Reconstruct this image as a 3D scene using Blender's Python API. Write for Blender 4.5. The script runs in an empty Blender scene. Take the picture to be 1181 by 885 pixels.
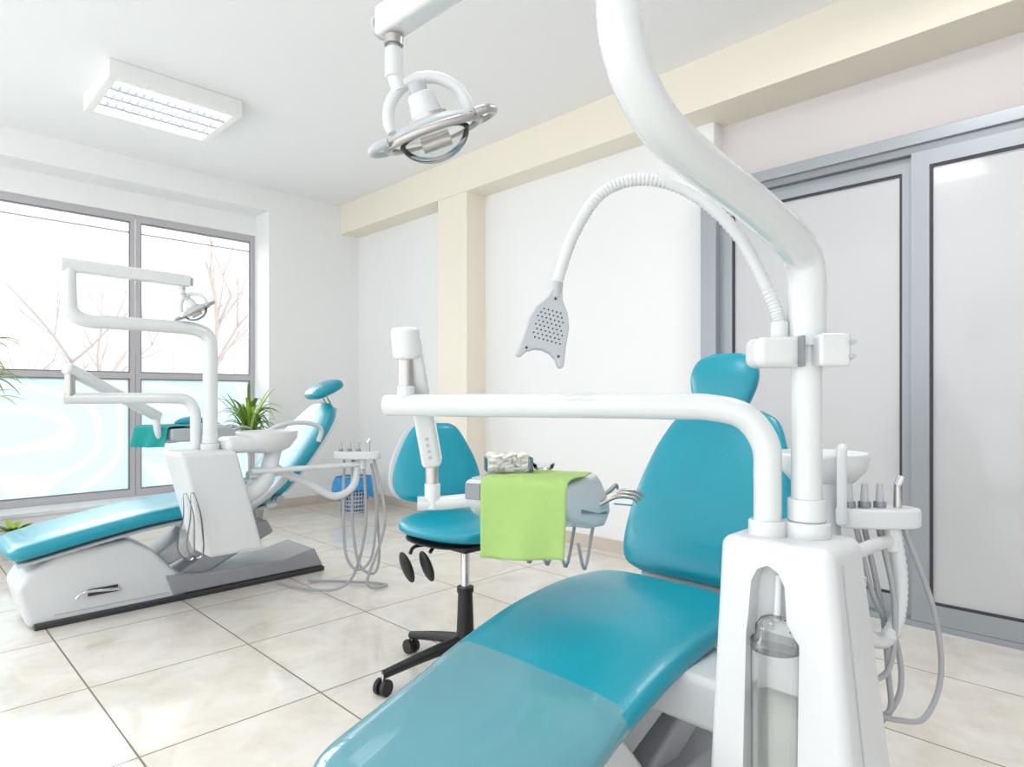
import bpy, bmesh, math, random
from mathutils import Vector, Matrix
random.seed(4)
sc = bpy.context.scene
try:
    sc.view_settings.view_transform = 'Standard'
    sc.view_settings.look = 'None'
except Exception as e:
    print(e)

# ------------------------------------------------------------------ materials
def mat(name, col, rough=0.5, metal=0.0, noise=0.0, nscale=8.0, coat=0.0, emit=None, estr=0.0, bump=0.0, bscale=60.0, spec=0.5):
    m = bpy.data.materials.new(name); m.use_nodes = True
    nt = m.node_tree; b = nt.nodes['Principled BSDF']
    c = (col[0], col[1], col[2], 1)
    b.inputs['Base Color'].default_value = c
    b.inputs['Roughness'].default_value = rough
    b.inputs['Metallic'].default_value = metal
    b.inputs['Coat Weight'].default_value = coat
    b.inputs['Specular IOR Level'].default_value = spec
    if emit:
        b.inputs['Emission Color'].default_value = (*emit, 1)
        b.inputs['Emission Strength'].default_value = estr
    tc = nt.nodes.new('ShaderNodeTexCoord')
    if noise > 0:
        n = nt.nodes.new('ShaderNodeTexNoise'); n.inputs['Scale'].default_value = nscale
        n.inputs['Detail'].default_value = 4
        nt.links.new(tc.outputs['Object'], n.inputs['Vector'])
        r = nt.nodes.new('ShaderNodeMapRange')
        r.inputs['To Min'].default_value = 1 - noise; r.inputs['To Max'].default_value = 1 + noise
        nt.links.new(n.outputs['Fac'], r.inputs['Value'])
        mx = nt.nodes.new('ShaderNodeVectorMath'); mx.operation = 'SCALE'
        mx.inputs[0].default_value = col
        nt.links.new(r.outputs['Result'], mx.inputs['Scale'])
        nt.links.new(mx.outputs['Vector'], b.inputs['Base Color'])
    if bump > 0:
        n2 = nt.nodes.new('ShaderNodeTexNoise'); n2.inputs['Scale'].default_value = bscale
        nt.links.new(tc.outputs['Object'], n2.inputs['Vector'])
        bp = nt.nodes.new('ShaderNodeBump'); bp.inputs['Strength'].default_value = bump
        bp.inputs['Distance'].default_value = 0.005
        nt.links.new(n2.outputs['Fac'], bp.inputs['Height'])
        nt.links.new(bp.outputs['Normal'], b.inputs['Normal'])
    return m

def clear_mat(name, tint=(1, 1, 1), glossy=0.08, rough=0.03):
    m = bpy.data.materials.new(name); m.use_nodes = True
    nt = m.node_tree; nt.nodes.clear()
    o = nt.nodes.new('ShaderNodeOutputMaterial')
    t = nt.nodes.new('ShaderNodeBsdfTransparent'); t.inputs[0].default_value = (*tint, 1)
    g = nt.nodes.new('ShaderNodeBsdfGlossy'); g.inputs['Roughness'].default_value = rough
    f = nt.nodes.new('ShaderNodeFresnel'); f.inputs['IOR'].default_value = 1.25
    a = nt.nodes.new('ShaderNodeMath'); a.operation = 'ADD'; a.inputs[1].default_value = glossy
    a.use_clamp = True
    mx = nt.nodes.new('ShaderNodeMixShader')
    nt.links.new(f.outputs[0], a.inputs[0]); nt.links.new(a.outputs[0], mx.inputs[0])
    nt.links.new(t.outputs[0], mx.inputs[1]); nt.links.new(g.outputs[0], mx.inputs[2])
    nt.links.new(mx.outputs[0], o.inputs[0])
    return m

def frost_film(name, col):
    m = bpy.data.materials.new(name); m.use_nodes = True
    nt = m.node_tree; nt.nodes.clear()
    o = nt.nodes.new('ShaderNodeOutputMaterial')
    t = nt.nodes.new('ShaderNodeBsdfTranslucent')
    d = nt.nodes.new('ShaderNodeBsdfDiffuse')
    tc = nt.nodes.new('ShaderNodeTexCoord')
    mp = nt.nodes.new('ShaderNodeMapping'); mp.inputs['Scale'].default_value = (1, 0.01, 1)
    mp.inputs['Location'].default_value = (0.35, 0, -0.75)
    n = nt.nodes.new('ShaderNodeTexWave'); n.wave_type = 'RINGS'; n.rings_direction = 'Y'
    n.inputs['Scale'].default_value = 0.9; n.inputs['Distortion'].default_value = 14.0
    n.inputs['Detail'].default_value = 0.0; n.inputs['Detail Scale'].default_value = 1.6
    cr = nt.nodes.new('ShaderNodeValToRGB')
    cr.color_ramp.elements[0].position = 0.72; cr.color_ramp.elements[0].color = (*col, 1)
    cr.color_ramp.elements[1].position = 0.92; cr.color_ramp.elements[1].color = (min(1, col[0]*1.22), min(1, col[1]*1.08), min(1, col[2]*1.04), 1)
    nt.links.new(tc.outputs['Object'], mp.inputs[0]); nt.links.new(mp.outputs[0], n.inputs['Vector'])
    nt.links.new(n.outputs['Fac'], cr.inputs[0])
    nt.links.new(cr.outputs[0], t.inputs[0]); nt.links.new(cr.outputs[0], d.inputs[0])
    mx = nt.nodes.new('ShaderNodeMixShader'); mx.inputs[0].default_value = 0.3
    nt.links.new(t.outputs[0], mx.inputs[1]); nt.links.new(d.outputs[0], mx.inputs[2])
    nt.links.new(mx.outputs[0], o.inputs[0])
    return m

WALL = mat('wall_paint_white', (0.89, 0.895, 0.90), 0.8, noise=0.01, bump=0.02, bscale=150)
CEIL = mat('ceiling_paint', (0.90, 0.90, 0.915), 0.85, noise=0.008)
CREAM = mat('cream_paint', (0.88, 0.82, 0.71), 0.75, noise=0.01)
PINK = mat('pinkish_wall_paint', (0.74, 0.70, 0.70), 0.8, noise=0.01)
WHITE = mat('white_enamel', (0.66, 0.69, 0.695), 0.14, noise=0.01, coat=0.5)
WPLAS = mat('white_plastic', (0.655, 0.675, 0.69), 0.32, noise=0.01)
HOUS = mat('fixture_white', (0.85, 0.85, 0.84), 0.4, noise=0.01)
LGREY = mat('light_grey_plastic', (0.45, 0.48, 0.51), 0.4, noise=0.02)
GREY = mat('grey_metal_paint', (0.25, 0.26, 0.29), 0.35, metal=0.3, noise=0.03)
PLATG = mat('platform_grey', (0.32, 0.33, 0.36), 0.3, noise=0.03)
DARK = mat('dark_base_plastic', (0.035, 0.035, 0.04), 0.4, noise=0.1)
BLACK = mat('black_rubber', (0.012, 0.012, 0.013), 0.45, noise=0.1)
CHROME = mat('chrome', (0.75, 0.76, 0.78), 0.12, metal=1.0, noise=0.01)
STEEL = mat('brushed_steel', (0.50, 0.48, 0.46), 0.3, metal=0.9, noise=0.05)
TEAL = mat('teal_upholstery', (0.0, 0.275, 0.37), 0.30, noise=0.04, nscale=5, bump=0.2, bscale=220, coat=0.15)
TEALCOV = mat('teal_under_plastic_cover', (0.085, 0.275, 0.33), 0.16, noise=0.06, nscale=6, coat=0.7, bump=0.08, bscale=14)
GREEN = mat('green_paper_towel', (0.35, 0.53, 0.17), 0.9, noise=0.04, nscale=30, bump=0.35, bscale=220)
TOWELT = mat('teal_cloth', (0.0, 0.26, 0.25), 0.9, noise=0.06, bump=0.3, bscale=120)
ALU = mat('aluminium_frame', (0.34, 0.37, 0.40), 0.38, metal=0.35, noise=0.015)
GASK = mat('dark_gasket', (0.04, 0.04, 0.05), 0.6, noise=0.05)
WFRAME = mat('window_frame_grey', (0.52, 0.50, 0.53), 0.4, noise=0.02)
FROST = mat('frosted_glass', (0.53, 0.535, 0.55), 0.17, noise=0.05, nscale=1.2, coat=0.3)
CLEAR = clear_mat('clear_glass', (0.99, 1, 1), 0.0)
PLASCLR = clear_mat('clear_plastic', (0.985, 0.99, 0.99), 0.04, 0.05)
BAGCLR = clear_mat('thin_plastic_bag', (0.985, 0.985, 0.985), 0.10, 0.15)
WATER = clear_mat('water_in_bottle', (0.95, 0.955, 0.93), 0.0)
FILM = frost_film('blue_window_film', (0.42, 0.545, 0.60))
LEAF = mat('leaf_green', (0.16, 0.30, 0.05), 0.5, noise=0.3, nscale=12)
LEAFY = mat('leaf_yellow_green', (0.40, 0.55, 0.08), 0.5, noise=0.25, nscale=12)
SOIL = mat('soil', (0.08, 0.05, 0.03), 0.95, noise=0.3, nscale=60)
POT = mat('pot_ceramic', (0.45, 0.40, 0.38), 0.5, noise=0.03)
BLUEBAG = mat('blue_bin_bag', (0.02, 0.30, 0.68), 0.35, noise=0.15, nscale=25, bump=0.5, bscale=30)
BARK = mat('pale_bark', (0.52, 0.44, 0.42), 0.9, noise=0.1)
BUILD = mat('pale_building', (0.78, 0.76, 0.78), 0.9, noise=0.03)
BUILDW = mat('pale_building_windows', (0.58, 0.58, 0.63), 0.5, noise=0.03)
GROUND = mat('pale_ground', (0.6, 0.62, 0.58), 0.9, noise=0.05)
TUBE_E = mat('fluorescent_tube', (1, 1, 1), 0.4, emit=(0.97, 0.98, 1.0), estr=6.5)
COTTON = mat('cotton_rolls', (0.84, 0.82, 0.77), 0.95, noise=0.05, bump=0.5, bscale=200)
HOSE = mat('grey_hose', (0.38, 0.39, 0.41), 0.45, noise=0.03)
BASEB = mat('baseboard_tile', (0.64, 0.57, 0.49), 0.3, noise=0.08, nscale=6)
SILL = mat('sill_stone', (0.8, 0.8, 0.8), 0.3, noise=0.03)

def tile_mat():
    m = bpy.data.materials.new('cream_floor_tiles'); m.use_nodes = True
    nt = m.node_tree; b = nt.nodes['Principled BSDF']; L = nt.links.new
    g = nt.nodes.new('ShaderNodeNewGeometry')
    sp = nt.nodes.new('ShaderNodeSeparateXYZ'); L(g.outputs['Position'], sp.inputs[0])
    def mth(op, a, bb=None):
        n = nt.nodes.new('ShaderNodeMath'); n.operation = op
        for i, v in enumerate((a, bb)):
            if v is None: continue
            if isinstance(v, (int, float)): n.inputs[i].default_value = v
            else: L(v, n.inputs[i])
        return n.outputs[0]
    def line(sock, off, size, hw):
        t = mth('DIVIDE', mth('SUBTRACT', sock, off), size)
        fr = mth('FRACT', mth('ADD', t, 100.5))
        dist = mth('MULTIPLY', mth('ABSOLUTE', mth('SUBTRACT', fr, 0.5)), size)
        return mth('LESS_THAN', dist, hw), mth('FLOOR', mth('ADD', t, 100.0))
    lx, ix = line(sp.outputs[0], 0.565, 0.60, 0.0032)
    ly, iy = line(sp.outputs[1], 2.17, 0.65, 0.0032)
    grout = mth('MAXIMUM', lx, ly)
    n = nt.nodes.new('ShaderNodeTexNoise'); n.inputs['Scale'].default_value = 5.0; n.inputs['Detail'].default_value = 9
    n.inputs['Roughness'].default_value = 0.68; n.inputs['Distortion'].default_value = 0.5
    cmb = nt.nodes.new('ShaderNodeCombineXYZ')
    L(mth('ADD', sp.outputs[0], mth('MULTIPLY', ix, 3.7)), cmb.inputs[0])
    L(mth('ADD', sp.outputs[1], mth('MULTIPLY', iy, 5.3)), cmb.inputs[1])
    L(cmb.outputs[0], n.inputs['Vector'])
    cr = nt.nodes.new('ShaderNodeValToRGB')
    e = cr.color_ramp.elements
    e[0].position = 0.30; e[0].color = (0.67, 0.61, 0.53, 1)
    e[1].position = 0.60; e[1].color = (0.77, 0.74, 0.69, 1)
    L(n.outputs['Fac'], cr.inputs[0])
    mx = nt.nodes.new('ShaderNodeMix'); mx.data_type = 'RGBA'
    L(grout, mx.inputs['Factor']); L(cr.outputs[0], mx.inputs['A'])
    mx.inputs['B'].default_value = (0.20, 0.15, 0.10, 1)
    L(mx.outputs['Result'], b.inputs['Base Color'])
    L(mth('ADD', mth('MULTIPLY', grout, 0.5), 0.09), b.inputs['Roughness'])
    return m
TILE = tile_mat()

# ------------------------------------------------------------------ mesh helpers
def root(name, loc):
    e = bpy.data.objects.new(name, None); e.location = loc
    e.empty_display_size = 0.1
    sc.collection.objects.link(e); return e

def add(bm, name, mats, parent=None, smooth=True, bevel=0.0, subs=0, bseg=3):
    bmesh.ops.recalc_face_normals(bm, faces=bm.faces)
    me = bpy.data.meshes.new(name); bm.to_mesh(me); bm.free()
    if not isinstance(mats, (list, tuple)): mats = [mats]
    for m in mats: me.materials.append(m)
    ob = bpy.data.objects.new(name, me); sc.collection.objects.link(ob)
    for p in me.polygons: p.use_smooth = smooth
    if bevel > 0:
        md = ob.modifiers.new('bevel', 'BEVEL'); md.width = bevel; md.segments = bseg
        md.limit_method = 'ANGLE'; md.angle_limit = math.radians(35)
        for p in me.polygons: p.use_smooth = True
        w = ob.modifiers.new('wn', 'WEIGHTED_NORMAL'); w.keep_sharp = True
    if subs:
        s = ob.modifiers.new('sub', 'SUBSURF'); s.levels = subs; s.render_levels = subs
    if parent:
        ob.parent = parent
        ob.matrix_parent_inverse = Matrix.Translation(-Vector(parent.location))
    return ob

def cm(pts, sub):
    """catmull-rom resample of tuples (any dimension)"""
    P = [tuple(p) for p in pts]; n = len(P); out = []
    for i in range(n - 1):
        p0 = P[max(i-1, 0)]; p1 = P[i]; p2 = P[i+1]; p3 = P[min(i+2, n-1)]
        for s in range(sub):
            t = s / sub
            out.append(tuple(0.5*((2*b) + (-a+c)*t + (2*a-5*b+4*c-d)*t*t + (-a+3*b-3*c+d)*t**3)
                             for a, b, c, d in zip(p0, p1, p2, p3)))
    out.append(P[-1]); return out

def tube_bm(bm, pts, r, seg=16, sub=6, mi=0, ribs=None):
    if not isinstance(r, (list, tuple)): r = [r]*len(pts)
    q = cm([(*p, rr) for p, rr in zip(pts, r)], sub) if sub > 1 else [(*p, rr) for p, rr in zip(pts, r)]
    C = [Vector(a[:3]) for a in q]; R = [max(a[3], 1e-4) for a in q]
    n = len(C); up = None; rings = []
    for i in range(n):
        t = (C[min(i+1, n-1)] - C[max(i-1, 0)])
        if t.length < 1e-9: t = Vector((0, 0, 1))
        t.normalize()
        if up is None:
            a = Vector((0, 0, 1)) if abs(t.z) < 0.9 else Vector((1, 0, 0))
            up = (a - t*a.dot(t)).normalized()
        else:
            up = (up - t*up.dot(t)).normalized()
        s = t.cross(up)
        rr = R[i]
        if ribs: rr *= (1 + (ribs if i % 2 else -ribs))
        rings.append([bm.verts.new(C[i] + (up*math.cos(2*math.pi*k/seg) + s*math.sin(2*math.pi*k/seg))*rr) for k in range(seg)])
    for i in range(n-1):
        for k in range(seg):
            f = bm.faces.new((rings[i][k], rings[i][(k+1) % seg], rings[i+1][(k+1) % seg], rings[i+1][k])); f.material_index = mi; f.smooth = True
    for rg in (rings[0][::-1], rings[-1]):
        f = bm.faces.new(rg); f.material_index = mi

def tube(name, pts, r, m, parent, seg=16, sub=6, ribs=None, bevel=0):
    bm = bmesh.new(); tube_bm(bm, pts, r, seg, sub, 0, ribs)
    ob = add(bm, name, m, parent)
    es = ob.modifiers.new('es', 'EDGE_SPLIT'); es.split_angle = math.radians(50)
    return ob

def cyl(name, p0, p1, r, m, parent, r2=None, bevel=0.0, seg=28):
    bm = bmesh.new(); tube_bm(bm, [p0, p1], [r, r if r2 is None else r2], seg, 1)
    if bevel > 0: return add(bm, name, m, parent, bevel=bevel)
    ob = add(bm, name, m, parent)
    es = ob.modifiers.new('es', 'EDGE_SPLIT'); es.split_angle = math.radians(50)
    return ob

def box_bm(bm, c, s, rot=None, mi=0):
    vs = []
    for dx in (-.5, .5):
        for dy in (-.5, .5):
            for dz in (-.5, .5):
                v = Vector((dx*s[0], dy*s[1], dz*s[2]))
                if rot: v = rot @ v
                vs.append(bm.verts.new(Vector(c) + v))
    for f in ((0,1,3,2),(4,6,7,5),(0,4,5,1),(2,3,7,6),(0,2,6,4),(1,5,7,3)):
        ff = bm.faces.new([vs[i] for i in f]); ff.material_index = mi

def box(name, c, s, m, parent=None, bevel=0.0, rot=None, bseg=3):
    bm = bmesh.new(); box_bm(bm, c, s, rot)
    return add(bm, name, m, parent, smooth=False, bevel=bevel, bseg=bseg)

def bx(name, x0, x1, y0, y1, z0, z1, m, parent=None, bevel=0.0):
    return box(name, ((x0+x1)/2, (y0+y1)/2, (z0+z1)/2), (abs(x1-x0), abs(y1-y0), abs(z1-z0)), m, parent, bevel)

def hexa(name, bot, top, m, parent, bevel=0.02, bseg=4):
    bm = bmesh.new()
    b = [bm.verts.new(p) for p in bot]; t = [bm.verts.new(p) for p in top]
    bm.faces.new(b[::-1]); bm.faces.new(t)
    for i in range(4): bm.faces.new((b[i], b[(i+1) % 4], t[(i+1) % 4], t[i]))
    return add(bm, name, m, parent, smooth=False, bevel=bevel, bseg=bseg)

def prism(name, outline, axis_u, axis_v, origin, depth_vec, m, parent, bevel=0.0, bseg=3):
    """extrude 2d outline (u,v) along depth_vec"""
    bm = bmesh.new(); U = Vector(axis_u); V = Vector(axis_v); O = Vector(origin); D = Vector(depth_vec)
    a = [bm.verts.new(O + U*u + V*v) for u, v in outline]
    b = [bm.verts.new(O + U*u + V*v + D) for u, v in outline]
    bm.faces.new(a[::-1]); bm.faces.new(b)
    n = len(a)
    for i in range(n): bm.faces.new((a[i], a[(i+1) % n], b[(i+1) % n], b[i]))
    return add(bm, name, m, parent, smooth=False, bevel=bevel, bseg=bseg)

def loft(name, st, side, mats, parent, n=2.8, seg=40, sub=8, mfun=None, crown=0.0):
    """st: (x,y,z,halfwidth,halfthick) -- super-ellipse cushions"""
    q = cm(st, sub); S = Vector(side).normalized()
    C = [Vector(a[:3]) for a in q]; rings = []
    bm = bmesh.new(); N = len(C)
    for i in range(N):
        t = (C[min(i+1, N-1)] - C[max(i-1, 0)]).normalized()
        nn = S.cross(t).normalized()
        a = max(q[i][3], 1e-3); b = max(q[i][4], 1e-3); ring = []
        for k in range(seg):
            th = 2*math.pi*k/seg
            c, s = math.cos(th), math.sin(th)
            u = math.copysign(abs(c)**(2/n), c)*a; v = math.copysign(abs(s)**(2/n), s)*b
            v += crown*(1-(u/a)**2)*(1 if v > 0 else 0)
            ring.append(bm.verts.new(C[i] + S*u + nn*v))
        rings.append(ring)
    for i in range(N-1):
        for k in range(seg):
            f = bm.faces.new((rings[i][k], rings[i][(k+1) % seg], rings[i+1][(k+1) % seg], rings[i+1][k]))
            if mfun: f.material_index = mfun(f.calc_center_median())
    for rg in (rings[0][::-1], rings[-1]):
        f = bm.faces.new(rg)
        if mfun: f.material_index = mfun(f.calc_center_median())
    return add(bm, name, mats, parent)

def ellipsoid(name, c, ax, m, parent, e=None, seg=28, zmin=-1.0, zmax=1.0):
    """ax half sizes along basis e"""
    bm = bmesh.new()
    E = [Vector(v) for v in (e or ((1,0,0),(0,1,0),(0,0,1)))]
    rings = []; rows = 14
    a0 = math.asin(zmin); a1 = math.asin(zmax)
    for j in range(rows+1):
        a = a0 + (a1-a0)*j/rows
        rr = max(math.cos(a), 1e-3); z = math.sin(a)
        rings.append([bm.verts.new(Vector(c) + E[0]*ax[0]*rr*math.cos(2*math.pi*k/seg) + E[1]*ax[1]*rr*math.sin(2*math.pi*k/seg) + E[2]*ax[2]*z) for k in range(seg)])
    for j in range(rows):
        for k in range(seg):
            bm.faces.new((rings[j][k], rings[j][(k+1) % seg], rings[j+1][(k+1) % seg], rings[j+1][k]))
    bm.faces.new(rings[0][::-1]); bm.faces.new(rings[-1])
    return add(bm, name, m, parent)

def revolve(name, prof, c, m, parent, seg=32, sx=1.0, sy=1.0):
    bm = bmesh.new(); rings = []
    for r, z in prof:
        rings.append([bm.verts.new((c[0]+r*sx*math.cos(2*math.pi*k/seg), c[1]+r*sy*math.sin(2*math.pi*k/seg), c[2]+z)) for k in range(seg)])
    for j in range(len(prof)-1):
        for k in range(seg):
            bm.faces.new((rings[j][k], rings[j][(k+1) % seg], rings[j+1][(k+1) % seg], rings[j+1][k]))
    bm.faces.new(rings[0][::-1]); bm.faces.new(rings[-1])
    ob = add(bm, name, m, parent)
    es = ob.modifiers.new('es', 'EDGE_SPLIT'); es.split_angle = math.radians(45)
    return ob

# ------------------------------------------------------------------ room shell
XW, YW, ZC = 3.67, 6.0, 3.10
bx('floor', -2.2, 4.0, -2.2, 6.4, -0.1, 0.0, TILE)
bx('ceiling', -2.2, 4.0, -2.2, 6.4, ZC, ZC+0.1, CEIL)
bx('wall_back', -2.2, 4.0, -2.3, -2.2, 0, ZC, WALL)
bx('wall_right', XW, XW+0.2, 1.90, 6.4, 0, ZC, WALL)
bx('wall_door_side', 3.78, 3.9, -2.2, 1.93, 0, ZC, PINK)
bx('trim_beam', 3.45, 3.78, -2.2, YW, 2.80, ZC, CREAM)
bx('trim_column', 3.46, XW, 3.99, 4.37, 0, 2.80, CREAM)
wl = root('wall_window_side', (2, 6.2, 0))
bx('wall_right_part', 2.68, XW, YW, 6.4, 0, ZC, WALL, wl)
bx('wall_top_part', -2.2, 2.68, YW, 6.4, 2.89, ZC, WALL, wl)
bx('wall_bottom_part', -2.2, 2.68, YW, 6.4, 0, 0.19, WALL, wl)
bx('lintel', -2.2, 2.68, 6.30, 6.4, 2.70, 2.89, WALL, wl)
bx('sill', -2.2, 2.68, YW-0.02, 6.36, 0.19, 0.215, SILL, wl)
bx('baseboard_right', XW-0.012, XW, 1.98, YW, 0, 0.09, BASEB)
bx('baseboard_window_side', 2.68, XW-0.012, YW-0.012, YW, 0, 0.09, BASEB)
bx('baseboard_column', 3.448, 3.46, 3.978, 4.38, 0, 0.09, BASEB)

# windows
WX = [-1.56, -0.50, 0.56, 1.62, 2.68]
for i in range(4):
    w = root('window_%d' % (i+1), ((WX[i]+WX[i+1])/2, 6.36, 1.4))
    x0, x1 = WX[i]+0.005, WX[i+1]-0.005
    fw = 0.036
    bm = bmesh.new()
    def bb(a0, a1, z0, z1, y0=6.33, y1=6.39, mi=0):
        box_bm(bm, ((a0+a1)/2, (y0+y1)/2, (z0+z1)/2), (a1-a0, y1-y0, z1-z0), None, mi)
    bb(x0, x0+fw, 0.216, 2.70); bb(x1-fw, x1, 0.216, 2.70)
    bb(x0+fw, x1-fw, 0.216, 0.275); bb(x0+fw, x1-fw, 2.64, 2.70); bb(x0+fw, x1-fw, 1.255, 1.305)
    for z0, z1 in ((0.275, 1.255), (1.305, 2.64)):
        g = 0.010
        bb(x0+fw, x0+fw+g, z0, z1, 6.34, 6.375, 1); bb(x1-fw-g, x1-fw, z0, z1, 6.34, 6.375, 1)
        bb(x0+fw+g, x1-fw-g, z0, z0+g, 6.34, 6.375, 1); bb(x0+fw+g, x1-fw-g, z1-g, z1, 6.34, 6.375, 1)
    bb(x0+fw, x1-fw, 2.54, 2.55, 6.345, 6.37, 0)
    add(bm, 'frame', [WFRAME, GREY], w, smooth=False)
    bx('glass', x0+fw, x1-fw, 6.356, 6.360, 1.31, 2.635, CLEAR, w)
    hw = (x1-x0-2*fw)/2
    bm = bmesh.new()
    vs = [bm.verts.new(p) for p in ((-hw, 0, 0.28), (hw, 0, 0.28), (hw, 0, 1.25), (-hw, 0, 1.25))]
    bm.faces.new(vs)
    fo = add(bm, 'film_pane', FILM, None, smooth=False)
    fo.parent = w; fo.location = (0, 0, -1.4)

# sliding door
def door(name, y0, y1, x):
    d = root(name, (x, (y0+y1)/2, 1.15))
    fw = 0.075; z0, z1 = 0.03, 2.26
    bm = bmesh.new()
    def bb(a0, a1, zz0, zz1, mi=0, xa=0.0, xb=0.045):
        box_bm(bm, (x+(xa+xb)/2, (a0+a1)/2, (zz0+zz1)/2), (xb-xa, a1-a0, zz1-zz0), None, mi)
    bb(y0, y0+fw, z0, z1); bb(y1-fw, y1, z0, z1)
    bb(y0+fw, y1-fw, z0, z0+0.09); bb(y0+fw, y1-fw, z1-0.07, z1)
    g = 0.012; a, b = y0+fw, y1-fw; c, e = z0+0.09, z1-0.07
    bb(a, a+g, c, e, 1, 0.004, 0.04); bb(b-g, b, c, e, 1, 0.004, 0.04)
    bb(a+g, b-g, c, c+g, 1, 0.004, 0.04); bb(a+g, b-g, e-g, e, 1, 0.004, 0.04)
    add(bm, 'frame', [ALU, GASK], d, smooth=False)
    bx('frosted_glass', x+0.015, x+0.028, a+g, b-g, c+g, e-g, FROST, d)
    return d
door('door_1', -0.62, 0.80, 3.50)
door('door_2', 0.775, 1.80, 3.552)
door('door_3', -2.0, -0.60, 3.552)
fr = root('trim_door_frame', (3.56, 0.2, 0))
bx('jamb', 3.50, 3.62, 1.80, 1.90, 0, 2.36, ALU, fr, 0.004)
bx('head_rail', 3.50, 3.62, -2.2, 1.80, 2.30, 2.36, ALU, fr, 0.004)
bx('head_track', 3.515, 3.61, -2.2, 1.80, 2.262, 2.30, GREY, fr)
bx('floor_track', 3.50, 3.62, -2.2, 1.80, 0, 0.028, ALU, fr)
bx('panel_behind_doors', 3.64, 3.66, -2.2, 1.89, 0, 2.34, ALU, fr)

# ceiling light
def ceiling_light(x0, x1, y0, y1, energy=0):
    r = root('ceiling_light', ((x0+x1)/2, (y0+y1)/2, ZC))
    z0, z1 = 2.99, ZC; t = 0.05
    bm = bmesh.new()
    def bb(a0, a1, b0, b1, c0, c1, mi=0): box_bm(bm, ((a0+a1)/2, (b0+b1)/2, (c0+c1)/2), (a1-a0, b1-b0, c1-c0), None, mi)
    bb(x0, x1, y0, y0+t, z0, z1); bb(x0, x1, y1-t, y1, z0, z1)
    bb(x0, x0+t, y0+t, y1-t, z0, z1); bb(x1-t, x1, y0+t, y1-t, z0, z1)
    bb(x0+t, x1-t, y0+t, y1-t, z1-0.015, z1-0.001)
    add(bm, 'housing', HOUS, r, smooth=False, bevel=0.006)
    bm = bmesh.new(); n = 4
    for i in range(1, n):
        yy = y0+t + (y1-y0-2*t)*i/n
        box_bm(bm, ((x0+x1)/2, yy, z0+0.022), (x1-x0-2*t, 0.026, 0.035))
    for i in range(1, 15):
        xx = x0+t+(x1-x0-2*t)*i/15
        box_bm(bm, (xx, (y0+y1)/2, z0+0.022), (0.004, y1-y0-2*t, 0.026))
    add(bm, 'louvre', LGREY, r, smooth=False)
    bm = bmesh.new()
    for i in range(n):
        yy = y0+t+(y1-y0-2*t)*(i+0.5)/n
        tube_bm(bm, [(x0+t+0.01, yy, z0+0.065), (x1-t-0.01, yy, z0+0.065)], 0.018, 12, 1)
    add(bm, 'tubes', TUBE_E, r)
    if energy:  # fill lamp, only for the added fixtures out of view
        l = bpy.data.lights.new('added_fill_lamp', 'AREA'); l.size = 0.6; l.energy = energy; l.color = (1, 0.985, 0.97)
        lo = bpy.data.objects.new('added_fill_lamp', l); lo.location = ((x0+x1)/2, (y0+y1)/2, 2.98); sc.collection.objects.link(lo)
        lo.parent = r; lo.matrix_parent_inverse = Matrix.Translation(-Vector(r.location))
    return r
ceiling_light(0.97, 1.75, 4.33, 5.00)
ceiling_light(0.30, 1.08, 0.9, 1.57, 11)  # added fixture out of view, brightens the room
ceiling_light(2.05, 2.80, 0.15, 0.90, 16)  # another added unseen fixture, extra fill light

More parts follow.
